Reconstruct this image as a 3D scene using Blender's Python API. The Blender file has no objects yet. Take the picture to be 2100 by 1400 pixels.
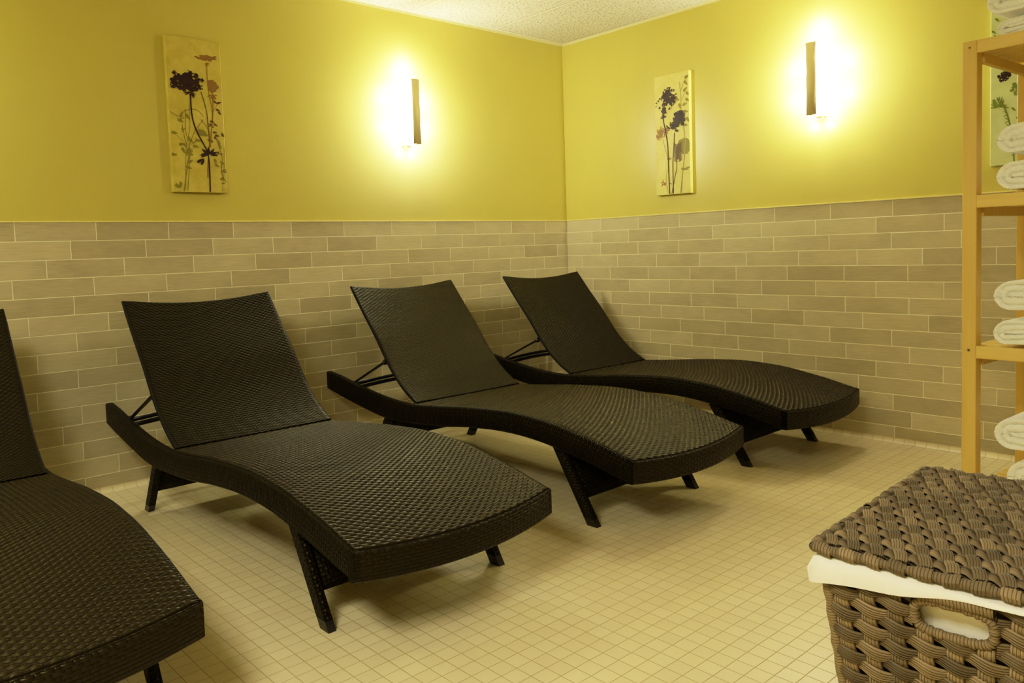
import bpy, math, random
from mathutils import Vector, Matrix
random.seed(7)
sc = bpy.context.scene
COL = sc.collection
PI = math.pi

# ------------------------------------------------------------------ helpers
def lin(r, g, b):
    f = lambda c: (c / 255 / 12.92) if c / 255 <= .04045 else ((c / 255 + .055) / 1.055) ** 2.4
    return (f(r), f(g), f(b), 1.0)

class MB:
    def __init__(s): s.v = []; s.f = []; s.uv = []; s.m = []; s.sm = []
    def vert(s, p): s.v.append(tuple(p)); return len(s.v) - 1
    def face(s, idx, uv=None, m=0, smooth=True):
        s.f.append(tuple(idx)); s.uv.append(uv or [(0, 0)] * len(idx)); s.m.append(m); s.sm.append(smooth)
    def grid(s, P, UV=None, cu=False, cv=False, m=0, smooth=True, flip=False):
        n, k = len(P), len(P[0])
        ids = [[s.vert(p) for p in row] for row in P]
        for i in range(n if cu else n - 1):
            for j in range(k if cv else k - 1):
                a, b = i, (i + 1) % n; c, d = j, (j + 1) % k
                q = [ids[a][c], ids[b][c], ids[b][d], ids[a][d]]
                if UV:
                    u = [UV(i, j), UV(i + 1, j), UV(i + 1, j + 1), UV(i, j + 1)]
                else: u = None
                if flip: q = q[::-1]; u = u[::-1] if u else None
                s.face(q, u, m, smooth)
        return ids
    def box(s, a, b, m=0, bev=0.0, M=None, uvs=True):
        x0, y0, z0 = a; x1, y1, z1 = b
        if bev <= 0:
            c = [(x, y, z) for x in (x0, x1) for y in (y0, y1) for z in (z0, z1)]
            if M: c = [tuple(M @ Vector(q)) for q in c]
            i = [s.vert(q) for q in c]
            for q in ((0, 1, 3, 2), (4, 6, 7, 5), (0, 4, 5, 1), (2, 3, 7, 6), (0, 2, 6, 4), (1, 5, 7, 3)):
                s.face([i[t] for t in q], [(c[t][0] + c[t][1], c[t][2]) for t in q], m, False)
            return
        # chamfered box: three pushed layers per axis
        e = bev
        def P(sx, sy, sz, ax):
            q = [x1 if sx > 0 else x0, y1 if sy > 0 else y0, z1 if sz > 0 else z0]; g = [sx, sy, sz]
            for t in range(3):
                if t != ax: q[t] -= g[t] * e
            return tuple(M @ Vector(q)) if M else tuple(q)
        ids = {}
        for sx in (-1, 1):
            for sy in (-1, 1):
                for sz in (-1, 1):
                    for ax in range(3): ids[sx, sy, sz, ax] = s.vert(P(sx, sy, sz, ax))
        def F(l): s.face([ids[t] for t in l], None, m, False)
        for g in (-1, 1):
            o = [(-1, -1), (1, -1), (1, 1), (-1, 1)]
            if g < 0: o = o[::-1]
            F([(g, a_, b_, 0) for a_, b_ in o])
            F([(b_, g, a_, 1) for a_, b_ in o])
            F([(a_, b_, g, 2) for a_, b_ in o])
        for a_ in (-1, 1):
            for b_ in (-1, 1):
                q = [(-1, a_, b_, 1), (1, a_, b_, 1), (1, a_, b_, 2), (-1, a_, b_, 2)]; F(q if a_ * b_ < 0 else q[::-1])
                q = [(a_, -1, b_, 2), (a_, 1, b_, 2), (a_, 1, b_, 0), (a_, -1, b_, 0)]; F(q if a_ * b_ < 0 else q[::-1])
                q = [(a_, b_, -1, 0), (a_, b_, 1, 0), (a_, b_, 1, 1), (a_, b_, -1, 1)]; F(q if a_ * b_ < 0 else q[::-1])
                for c_ in (-1, 1):
                    q = [(a_, b_, c_, 0), (a_, b_, c_, 1), (a_, b_, c_, 2)]; F(q if a_ * b_ * c_ > 0 else q[::-1])
    def tube(s, pts, r, n=8, m=0, caps=True, sy=1.0):
        pts = [Vector(p) for p in pts]; rows = []; L = 0; Ls = []
        up = None
        for i, p in enumerate(pts):
            t = (pts[min(i + 1, len(pts) - 1)] - pts[max(i - 1, 0)]).normalized()
            if up is None: up = Vector((0, 0, 1)) if abs(t.z) < .9 else Vector((1, 0, 0))
            a = t.cross(up).normalized(); b = a.cross(t).normalized(); up = b
            rr = r[i] if isinstance(r, (list, tuple)) else r
            rows.append([p + a * math.cos(2 * PI * k / n) * rr + b * math.sin(2 * PI * k / n) * rr * sy for k in range(n)])
            if i: L += (p - pts[i - 1]).length
            Ls.append(L)
        uvf = lambda i, j: (j / n * 2 * PI * (r if not isinstance(r, (list, tuple)) else r[0]), Ls[min(i, len(Ls) - 1)])
        ids = s.grid(rows, uvf, cv=True, m=m, flip=True)
        if caps:
            s.face(ids[0], None, m, False); s.face(ids[-1][::-1], None, m, False)
    def slab(s, P, N, t, UV=None, m=0):
        """closed slab: grid of points P, per-point offset direction N (function i,j), thickness t"""
        n, k = len(P), len(P[0])
        Q = [[Vector(P[i][j]) + N(i, j) * t for j in range(k)] for i in range(n)]
        a = s.grid(P, UV, m=m); b = s.grid(Q, UV, m=m, flip=True)
        uv = UV or (lambda i, j: (0, 0))
        for i in range(n - 1):
            s.face([a[i][0], b[i][0], b[i + 1][0], a[i + 1][0]], [uv(i, 0), uv(i, 0), uv(i + 1, 0), uv(i + 1, 0)], m, False)
            s.face([a[i + 1][k - 1], b[i + 1][k - 1], b[i][k - 1], a[i][k - 1]], [uv(i + 1, k), uv(i + 1, k), uv(i, k), uv(i, k)], m, False)
        for j in range(k - 1):
            s.face([a[0][j + 1], b[0][j + 1], b[0][j], a[0][j]], None, m, False)
            s.face([a[n - 1][j], b[n - 1][j], b[n - 1][j + 1], a[n - 1][j + 1]], None, m, False)
    def build(s, name, mats, parent=None, loc=(0, 0, 0), rot=(0, 0, 0)):
        me = bpy.data.meshes.new(name)
        me.from_pydata(s.v, [], s.f)
        uvl = me.uv_layers.new(name='UVMap')
        flat = [c for u in s.uv for q in u for c in q]
        uvl.data.foreach_set('uv', flat)
        me.polygons.foreach_set('material_index', s.m)
        me.polygons.foreach_set('use_smooth', s.sm)
        for mt in (mats if isinstance(mats, (list, tuple)) else [mats]): me.materials.append(mt)
        me.validate(clean_customdata=False); me.update()
        o = bpy.data.objects.new(name, me); COL.objects.link(o)
        o.location = loc; o.rotation_euler = rot
        if parent: o.parent = parent
        return o

def empty(name, loc, rz, label, cat, group=None):
    o = bpy.data.objects.new(name, None); COL.objects.link(o)
    o.location = loc; o.rotation_euler = (0, 0, rz); o.empty_display_size = .1
    o['label'] = label; o['category'] = cat
    if group: o['group'] = group
    return o
def struct(o, label, cat):
    o['kind'] = 'structure'; o['label'] = label; o['category'] = cat; return o
def tag(o, label, cat, group=None):
    o['label'] = label; o['category'] = cat
    if group: o['group'] = group
    return o
def copy_tree(o, parent=None):
    c = o.copy(); COL.objects.link(c)
    if parent: c.parent = parent
    for ch in [q for q in bpy.data.objects if q.parent == o]: copy_tree(ch, c)
    return c

def spline(pts, x):
    """monotone-ish Catmull-Rom y(x) through sorted pts, linear beyond the ends"""
    if x <= pts[0][0]:
        (a, b), (c, d) = pts[0], pts[1]; return b + (x - a) * (d - b) / (c - a)
    if x >= pts[-1][0]:
        (a, b), (c, d) = pts[-2], pts[-1]; return d + (x - c) * (d - b) / (c - a)
    for i in range(len(pts) - 1):
        if x <= pts[i + 1][0]: break
    p0 = pts[max(i - 1, 0)]; p1 = pts[i]; p2 = pts[i + 1]; p3 = pts[min(i + 2, len(pts) - 1)]
    h = p2[0] - p1[0]; t = (x - p1[0]) / h
    m1 = (p2[1] - p0[1]) / (p2[0] - p0[0]); m2 = (p3[1] - p1[1]) / (p3[0] - p1[0])
    return (2*t**3 - 3*t*t + 1) * p1[1] + (t**3 - 2*t*t + t) * h * m1 + (-2*t**3 + 3*t*t) * p2[1] + (t**3 - t*t) * h * m2

# ------------------------------------------------------------------ node DSL
class S:
    """socket wrapper with arithmetic"""
    def __init__(s, nt, sock): s.nt = nt; s.k = sock
    def _m(s, op, o=None, o2=None, clamp=False):
        n = s.nt.nodes.new('ShaderNodeMath'); n.operation = op; n.use_clamp = clamp
        for i, q in enumerate((s, o, o2)):
            if q is None: continue
            if isinstance(q, S): s.nt.links.new(q.k, n.inputs[i])
            else: n.inputs[i].default_value = q
        return S(s.nt, n.outputs[0])
    def __add__(s, o): return s._m('ADD', o)
    def __radd__(s, o): return s._m('ADD', o)
    def __sub__(s, o): return s._m('SUBTRACT', o)
    def __rsub__(s, o): return (s * -1.0) + o
    def __mul__(s, o): return s._m('MULTIPLY', o)
    def __rmul__(s, o): return s._m('MULTIPLY', o)
    def __truediv__(s, o): return s._m('DIVIDE', o)
    def floor(s): return s._m('FLOOR')
    def fract(s): return s._m('FRACT')
    def sin(s): return s._m('SINE')
    def abs(s): return s._m('ABSOLUTE')
    def min(s, o): return s._m('MINIMUM', o)
    def max(s, o): return s._m('MAXIMUM', o)
    def pow(s, o): return s._m('POWER', o)
    def gt(s, o): return s._m('GREATER_THAN', o)
    def clamp(s): return s._m('ADD', 0.0, clamp=True)
    def step(s, a, b):
        n = s.nt.nodes.new('ShaderNodeMapRange'); n.interpolation_type = 'SMOOTHSTEP'
        s.nt.links.new(s.k, n.inputs[0]); n.inputs[1].default_value = a; n.inputs[2].default_value = b
        return S(s.nt, n.outputs[0])
    def remap(s, a, b, c, d):
        n = s.nt.nodes.new('ShaderNodeMapRange')
        s.nt.links.new(s.k, n.inputs[0])
        for i, q in enumerate((a, b, c, d)): n.inputs[i + 1].default_value = q
        return S(s.nt, n.outputs[0])

class Mat:
    def __init__(s, name, rough=.5, spec=.5, metal=0.0, col=None, tint=None):
        s.mat = bpy.data.materials.new(name); s.mat.use_nodes = True
        s.nt = s.mat.node_tree; s.b = s.nt.nodes['Principled BSDF']
        s.b.inputs['Roughness'].default_value = rough
        s.b.inputs['Specular IOR Level'].default_value = spec
        s.b.inputs['Metallic'].default_value = metal
        if tint: s.b.inputs['Specular Tint'].default_value = tint
        if col: s.b.inputs['Base Color'].default_value = col
    def new(s, t): return s.nt.nodes.new(t)
    def link(s, a, b): s.nt.links.new(a.k if isinstance(a, S) else a, b)
    def pos(s):
        g = s.new('ShaderNodeNewGeometry'); q = s.new('ShaderNodeSeparateXYZ'); s.link(g.outputs['Position'], q.inputs[0])
        return [S(s.nt, q.outputs[i]) for i in range(3)]
    def obj(s):
        g = s.new('ShaderNodeTexCoord'); return S(s.nt, g.outputs['Object'])
    def uv(s):
        g = s.new('ShaderNodeTexCoord'); q = s.new('ShaderNodeSeparateXYZ'); s.link(g.outputs['UV'], q.inputs[0])
        return [S(s.nt, q.outputs[i]) for i in range(2)]
    def vec(s, x, y, z=0.0):
        n = s.new('ShaderNodeCombineXYZ')
        for i, q in enumerate((x, y, z)):
            if isinstance(q, S): s.link(q, n.inputs[i])
            else: n.inputs[i].default_value = q
        return S(s.nt, n.outputs[0])
    def noise(s, v, scale, detail=2, rough=.5):
        n = s.new('ShaderNodeTexNoise'); n.inputs['Scale'].default_value = scale
        n.inputs['Detail'].default_value = detail; n.inputs['Roughness'].default_value = rough
        if v is not None: s.link(v, n.inputs['Vector'])
        return S(s.nt, n.outputs[0])
    def white(s, v):
        n = s.new('ShaderNodeTexWhiteNoise'); n.noise_dimensions = '3D'; s.link(v, n.inputs['Vector']); return S(s.nt, n.outputs[0])
    def mix(s, f, a, b):
        n = s.new('ShaderNodeMix'); n.data_type = 'RGBA'
        for i, q in ((0, f), (6, a), (7, b)):
            if isinstance(q, S): s.link(q, n.inputs[i])
            elif i == 0: n.inputs[0].default_value = q
            else: n.inputs[i].default_value = q
        return S(s.nt, n.outputs[2])
    def ramp(s, f, vals):
        n = s.new('ShaderNodeValToRGB'); r = n.color_ramp; r.interpolation = 'CONSTANT'
        N = len(vals)
        while len(r.elements) < N: r.elements.new(.99)
        for i, v in enumerate(vals):
            e = r.elements[i]; e.position = i / N; e.color = (v, v, v, 1)
        s.link(f, n.inputs[0]); return S(s.nt, n.outputs[0])
    def scale(s, col, f):
        n = s.new('ShaderNodeVectorMath'); n.operation = 'SCALE'
        if isinstance(col, S): s.link(col, n.inputs[0])
        else: n.inputs[0].default_value = col[:3]
        if isinstance(f, S): s.link(f, n.inputs['Scale'])
        else: n.inputs['Scale'].default_value = f
        return S(s.nt, n.outputs[0])
    def color(s, c): s.link(c, s.b.inputs['Base Color']); return s
    def rough(s, c): s.link(c, s.b.inputs['Roughness']); return s
    def bump(s, h, dist=.002, strength=1.0):
        n = s.new('ShaderNodeBump'); n.inputs['Distance'].default_value = dist; n.inputs['Strength'].default_value = strength
        s.link(h, n.inputs['Height']); s.link(n.outputs[0], s.b.inputs['Normal']); return s

# ------------------------------------------------------------------ constants
CEIL = 2.384; WT = 1.1917; ROW = .07931; TL = .309
XL, YF = -6.3, -5.9      # left and front (behind the camera) walls

# ------------------------------------------------------------------ materials
def wall_mat(name, axis, offs, paint_mul=1.0):
    m = Mat(name, .55, .35)
    x, y, z = m.pos()
    u = x if axis == 'x' else y * -1.0
    zz = (WT - z) / ROW
    r = zz.floor()
    off = m.ramp((r + .5) / 15.0, [o / TL for o in offs])
    t = u / TL - off
    i = t.floor(); fr = t.fract(); vf = zz.fract()
    du = fr.min(1.0 - fr) * TL; dv = vf.min(1.0 - vf) * ROW
    d = du.min(dv)
    g = d.step(.0011, .0021)                       # 0 grout .. 1 tile
    rnd = m.white(m.vec(i, r, 3.0)); rnd2 = m.white(m.vec(i, r, 9.0))
    linen = m.noise(m.vec(u * 14.0, z * 260.0, i * 7.3 + r * 3.1), 1.0, 3, .65)
    patch = m.noise(m.vec(u * 6.0, z * 9.0, i * 3.7 + r * 5.0), 1.0, 2)
    diag = m.noise(m.vec((u + z) * 190.0, (u - z) * 7.0, i + r), 1.0, 2)
    dm = rnd2.gt(.94)
    tex = linen * (1.0 - dm) + ((diag - .5) * .55 + .5) * dm
    base = m.mix(rnd, lin(172, 157, 120), lin(192, 178, 139))
    k = (tex - .5) * .48 + (patch - .5) * .30 + 1.0
    tile = m.scale(base, k)
    tc = m.mix(g, lin(236, 226, 182), tile)
    # painted plaster above
    up = (z - WT).gt(0.0)
    pn = m.noise(m.vec(x, y, z), 1.2, 2)
    paint = m.mix(pn, lin(194, 177, 84), lin(198, 182, 90))
    m.color(m.mix(up, tc, paint))
    m.rough(up * .30 + (1.0 - up) * .45)
    orange = m.noise(m.vec(x, y, z), 90.0, 2)
    h = (g * .8 + tex * .22) * (1.0 - up) + orange * up * .12
    m.bump(h, .002, .8)
    return m.mat

OFF_L = [.100, .304, .207, .078, .303, .127, .304, .150, .300, .140, .305, .227, .301, .133, .301]
OFF_R = [.306, .226, .299, .132, .066, .225, .071, .159, .299, .073, .223, .136, .306, .083, .003]
M_wallB = wall_mat('tiled_wall_back', 'x', OFF_L)
M_wallR = wall_mat('tiled_wall_right', 'y', OFF_R)

def floor_mat():
    m = Mat('mosaic_floor', .42, .45)
    x, y, z = m.pos(); G = .050435
    a = (x + 2.43611) / G; b = (y + 2.46470) / G
    wob = m.noise(m.vec(x, y, 0), 5.0, 1) * .05
    a = a + wob; b = b + wob
    fa, fb = a.fract(), b.fract()
    d = fa.min(1.0 - fa).min(fb.min(1.0 - fb)) * G
    g = d.step(.0005, .0014)
    rnd = m.white(m.vec(a.floor(), b.floor(), 1.0))
    big = m.noise(m.vec(x, y, 0), 1.1, 2)
    dirt = m.noise(m.vec(x, y, 0), 3.2, 3)
    tile = m.mix(rnd, lin(210, 193, 150), lin(216, 200, 156))
    tile = m.scale(tile, big * .16 + .92)
    grout = m.mix(dirt, lin(158, 134, 76), lin(196, 178, 122))
    m.color(m.mix(g, grout, tile))
    m.rough(g * -.25 + .62)
    m.bump(g + m.noise(m.vec(x, y, 0), 160.0, 1) * .06, .0012, .7)
    return m.mat
M_floor = floor_mat()

def ceil_mat():
    m = Mat('acoustic_ceiling', .9, .1)
    x, y, z = m.pos()
    a = ((x + .004) / .625).fract(); b = ((y + .02) / 1.22).fract()
    d = (a.min(1.0 - a) * .625).min(b.min(1.0 - b) * 1.22)
    bar = 1.0 - d.step(.010, .012)
    edge = d.step(.010, .012) * (1.0 - d.step(.013, .017))  # shadow line painted along both sides of the ceiling bars
    n1 = m.noise(m.vec(x, y * 1.6, 0), 62.0, 3, .7).step(.555, .62)
    n2 = m.noise(m.vec(x, y, 4.0), 240.0, 2)
    pit = n1 * (1.0 - bar)
    c = m.mix(n2, lin(200, 190, 160), lin(216, 207, 178))
    c = m.mix(pit * .8, c, lin(130, 106, 60))
    c = m.mix(bar * .6, c, lin(222, 212, 178))
    c = m.mix(edge * .55, c, lin(120, 105, 60))
    m.color(c); m.bump(1.0 - pit * .8 - edge * .5 + n2 * .1, .004, .8)
    return m.mat
M_ceil = ceil_mat()

def wicker(name, c_lo, c_hi, c_gap, pu=.0135, pv=.0066, rough=.36, seam=None, dist=.0035, swap=False, spec=.28):
    m = Mat(name, rough, spec, tint=(1.0, .82, .40, 1))
    u, v = m.uv()
    if swap: u, v = v, u
    rowc = v / pv; r = rowc.floor(); vf = rowc.fract()
    ph = (u / pu + r) * PI
    over = ph.sin()                                   # 1 = weft strand on top
    c = vf * 2.0 - 1.0
    prof = (1.0 - c * c).max(0.0).pow(.5)
    h = prof * (over * .5 + .5)
    # warp showing where the weft dives
    uc = (u / pu + .5 + r).fract()
    warp = (1.0 - over).step(1.2, 2.0) * .55
    h = h.max(warp * prof)
    tint = m.noise(m.vec(u * 40.0, r * 1.7, 0.0), 1.0, 2)
    base = m.mix(tint, c_lo, c_hi)
    gap = h.step(.18, .58)  # shade between the strands is painted into the colour
    colr = m.mix(gap, c_gap, base)
    if seam:
        d = None
        for sv in seam:
            q = (v - sv).abs(); d = q if d is None else d.min(q)
        colr = m.mix((1.0 - d.step(.0015, .004)) * .8, colr, c_gap)
    m.color(colr); m.rough(m.noise(m.vec(u * 30, v * 60, 0), 1.0, 2) * .2 + (rough - .1))
    m.bump(h, dist, 1.0)
    return m.mat
GP = lin(9, 6, 2)
M_seat = wicker('woven_resin_seat', lin(27, 19, 6), lin(37, 28, 10), GP, .0165, .0110, .42, seam=(.36, .80), dist=.0006)
M_back = wicker('woven_resin_back', lin(15, 9, 2), lin(22, 15, 4), GP, .0127, .0076, .40, seam=(.40,), dist=.0006)
M_rail = wicker('woven_resin_rail', lin(13, 9, 3), lin(19, 14, 5), lin(9, 6, 2), .0155, .0095, .4, dist=.004, swap=True, spec=0.13)
M_foot = wicker('woven_resin_foot_rail', lin(24, 17, 7), lin(34, 25, 11), lin(10, 7, 3), .0165, .0105, .36, dist=.004, spec=0.2)
M_leg = wicker('woven_resin_leg', lin(17, 12, 5), lin(25, 18, 8), lin(8, 5, 2), .012, .010, .4, dist=.004, spec=0.13)
M_panel = wicker('woven_resin_panel', lin(14, 10, 5), lin(20, 15, 7), lin(6, 4, 2), .012, .010, .5, dist=.003, spec=0.13)

def plain(name, c, rough=.5, spec=.5, metal=0.0, var=.1, sc_=30.0, bump=0.0, bsc=200.0):
    m = Mat(name, rough, spec, metal)
    o = m.obj(); n = m.noise(o, sc_, 2)
    m.color(m.scale(c, n * var * 2 + (1 - var)))
    if bump: m.bump(m.noise(o, bsc, 3), bump, .7)
    return m.mat
M_blackmetal = plain('dark_powder_coated_metal', lin(14, 10, 5), .45, .3)
M_frame = plain('woven_edge_frame', lin(15, 10, 4), .6, .2)
M_rubber = plain('black_plastic_cap', lin(22, 17, 9), .35, .5)
M_bolt = plain('bolt_metal', lin(190, 175, 110), .3, .5, 1.0)
M_bronze = plain('brushed_nickel', lin(222, 204, 146), .5, .5, .15, .04)
M_trim = plain('edge_trim', lin(226, 208, 128), .4, .5)
M_angle = plain('ceiling_angle', lin(214, 202, 150), .5, .4)

def wood():
    m = Mat('pine_wood', .45, .4)
    u, v = m.uv(); o = m.obj()
    sp = m.new('ShaderNodeSeparateXYZ'); m.link(o, sp.inputs[0])
    x, y, z = [S(m.nt, sp.outputs[i]) for i in range(3)]
    g1 = m.noise(m.vec(x * 60.0, y * 60.0, z * 3.0), 1.0, 3, .6)
    g2 = m.noise(m.vec(x * 9.0, y * 9.0, z * 1.2), 1.0, 2)
    c = m.mix(g1, lin(204, 168, 84), lin(224, 192, 108))
    c = m.mix(g2 * .6, c, lin(196, 156, 72))
    m.color(c); m.bump(g1, .0006, .5)
    return m.mat
M_wood = wood()
def woodh():
    m = Mat('pine_wood_crosswise', .45, .4)
    o = m.obj()
    sp = m.new('ShaderNodeSeparateXYZ'); m.link(o, sp.inputs[0])
    x, y, z = [S(m.nt, sp.outputs[i]) for i in range(3)]
    g1 = m.noise(m.vec(x * 40.0, y * 3.0, z * 60.0), 1.0, 3, .6)
    c = m.mix(g1, lin(204, 168, 84), lin(226, 194, 110))
    m.color(c); m.bump(g1, .0006, .5)
    return m.mat
M_woodh = woodh()

def terry():
    m = Mat('white_terry_cloth', .95, .1)
    o = m.obj()
    n1 = m.noise(o, 300.0, 3); n2 = m.noise(o, 60.0, 3); n3 = m.noise(o, 14.0, 2)
    m.color(m.mix(n2, lin(246, 241, 224), lin(253, 250, 238)))
    m.bump(n1 * .55 + n2 * .5 + n3 * .5, .008, .9)
    m.b.inputs['Sheen Weight'].default_value = .25
    return m.mat
M_terry = terry()
def linen_cloth():
    m = Mat('white_cotton_liner', .9, .1)
    o = m.obj()
    m.color(m.mix(m.noise(o, 9.0, 2), lin(216, 206, 190), lin(226, 216, 200)))
    m.bump(m.noise(o, 14.0, 2) * .8 + m.noise(o, 900.0, 1) * .05, .006, .6)
    return m.mat
M_liner = linen_cloth()
def strand(name, a, b, dark):
    m = Mat(name, .6, .3)
    u, v = m.uv()
    g = m.new('ShaderNodeNewGeometry'); rnd = S(m.nt, g.outputs['Random Per Island'])
    fib = m.noise(m.vec(u * 3.0, v * 900.0, rnd * 40.0), 1.0, 3, .7)
    big = m.noise(m.vec(u * 10.0, rnd * 30.0, 0.0), 1.0, 1)
    c = m.mix(fib, a, b)
    gr = ((v / .02 * 5.0 + (m.noise(m.vec(u * 22.0, rnd * 20.0, 0.0), 1.0, 1) - .5) * .7).fract() * 2.0 - 1.0).abs()
    groove = 1.0 - gr.step(.55, 1.0) * .74  # crease shade between cords, darkened in the colour itself
    c = m.scale(c, (rnd.pow(1.6) * .75 + .66) * (big * .6 + .72) * groove)
    m.color(c); m.bump(fib, .0012, .8)
    return m.mat
M_weft = strand('twisted_paper_weft', lin(84, 69, 47), lin(144, 122, 87), None)
M_stake = strand('twisted_paper_stake', lin(88, 72, 49), lin(146, 124, 89), None)
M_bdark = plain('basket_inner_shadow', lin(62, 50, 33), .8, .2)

def glow(name, col, strength):
    m = Mat(name, .5, .2)
    m.b.inputs['Base Color'].default_value = (.9, .88, .8, 1)
    m.b.inputs['Emission Color'].default_value = col
    m.b.inputs['Emission Strength'].default_value = strength
    return m.mat
M_glow = glow('lit_frosted_glass', (1.0, 1.05, .84, 1), 62.0)

# ------------------------------------------------------------------ room shell
def shell_box(name, a, b, mat, label, cat):
    mb = MB(); mb.box(a, b); return struct(mb.build(name, mat), label, cat)
T = .12
shell_box('floor', (XL - T, YF - T, -T), (T, T, 0), M_floor, 'cream mosaic tile floor laid in a small square grid', 'floor')
shell_box('ceiling', (XL - T, YF - T, CEIL), (T, T, CEIL + T), M_ceil, 'speckled acoustic tile drop ceiling', 'ceiling')
shell_box('wall_back', (XL - T, 0, 0), (T, T, CEIL), M_wallB, 'yellow wall over grey brick-pattern tile behind the row of loungers', 'wall')
shell_box('wall_right', (0, YF, 0), (T, 0, CEIL), M_wallR, 'yellow wall over grey brick-pattern tile beside the shelf', 'wall')
shell_box('wall_left', (XL - T, YF, 0), (XL, 0, CEIL), M_wallR, 'yellow and tiled side wall', 'wall')
shell_box('wall_front', (XL - T, YF - T, 0), (T, YF, CEIL), M_wallB, 'yellow and tiled wall opposite the loungers', 'wall')
mb = MB(); mb.box((XL, -.004, WT), (0, 0, WT + .006)); struct(mb.build('trim_1', M_trim), 'thin pale edge strip on top of the back wall tile', 'trim')
mb = MB(); mb.box((-.004, YF, WT), (0, -.004, WT + .006)); struct(mb.build('trim_2', M_trim), 'thin pale edge strip on top of the right wall tile', 'trim')
mb = MB(); mb.box((XL, -.010, CEIL - .003), (0, 0, CEIL)); mb.box((XL, -.002, CEIL - .014), (0, 0, CEIL - .003))
struct(mb.build('trim_3', M_angle), 'pale ceiling angle strip along the back wall', 'trim')
mb = MB(); mb.box((-.010, YF, CEIL - .003), (0, -.010, CEIL)); mb.box((-.002, YF, CEIL - .014), (0, -.010, CEIL - .003))
struct(mb.build('trim_4', M_angle), 'pale ceiling angle strip along the right wall', 'trim')
# coved mosaic base
R_ = .024
def cove(name, fn, L0, L1, label):
    mb = MB(); n = 8
    prof = [(R_ - R_ * math.sin(a), R_ - R_ * math.cos(a)) for a in [PI / 2 * k / n for k in range(n + 1)]]   # (dist from wall, z)
    prof = [(R_ + .004, .0004)] + prof[0:] + [(0.0005, R_ + .002)]
    P = [[fn(L, d, z) for d, z in prof] for L in (L0, L1)]
    mb.grid(P); return struct(mb.build(name, M_floor), label, 'baseboard')
cove('baseboard_back', lambda L, d, z: (L, -d, z), XL, 0, 'curved mosaic tile cove at the foot of the back wall')
cove('baseboard_right', lambda L, d, z: (-d, L, z), 0, YF, 'curved mosaic tile cove at the foot of the right wall')

# ------------------------------------------------------------------ lounger
BOT = [(.03, .305), (.12, .288), (.255, .264), (.385, .244), (.51, .227), (.60, .222), (.73, .226), (.86, .234), (.99, .245), (1.06, .253), (1.155, .266),
       (1.25, .275), (1.336, .282), (1.42, .285), (1.5, .285), (1.58, .281), (1.656, .274), (1.763, .258), (1.836, .246), (1.906, .232), (1.974, .218), (2.068, .203)]
TOP = [(.03, .398), (.142, .384), (.264, .363), (.393, .343), (.517, .327), (.636, .318), (.75, .315), (.859, .322), (.964, .332), (1.07, .343), (1.16, .353),
       (1.34, .366), (1.466, .371), (1.584, .367), (1.70, .358), (1.78, .345), (1.85, .333), (1.92, .319), (1.985, .304), (2.068, .285)]
HW = .348; RT = .034; SE = 2.068
BACK = [(.272, .853), (.369, .739), (.485, .610), (.595, .474), (.70, .382), (.80, .326)]
def bulge(x): return .050 * (1 - (x / HW) ** 2)

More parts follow.
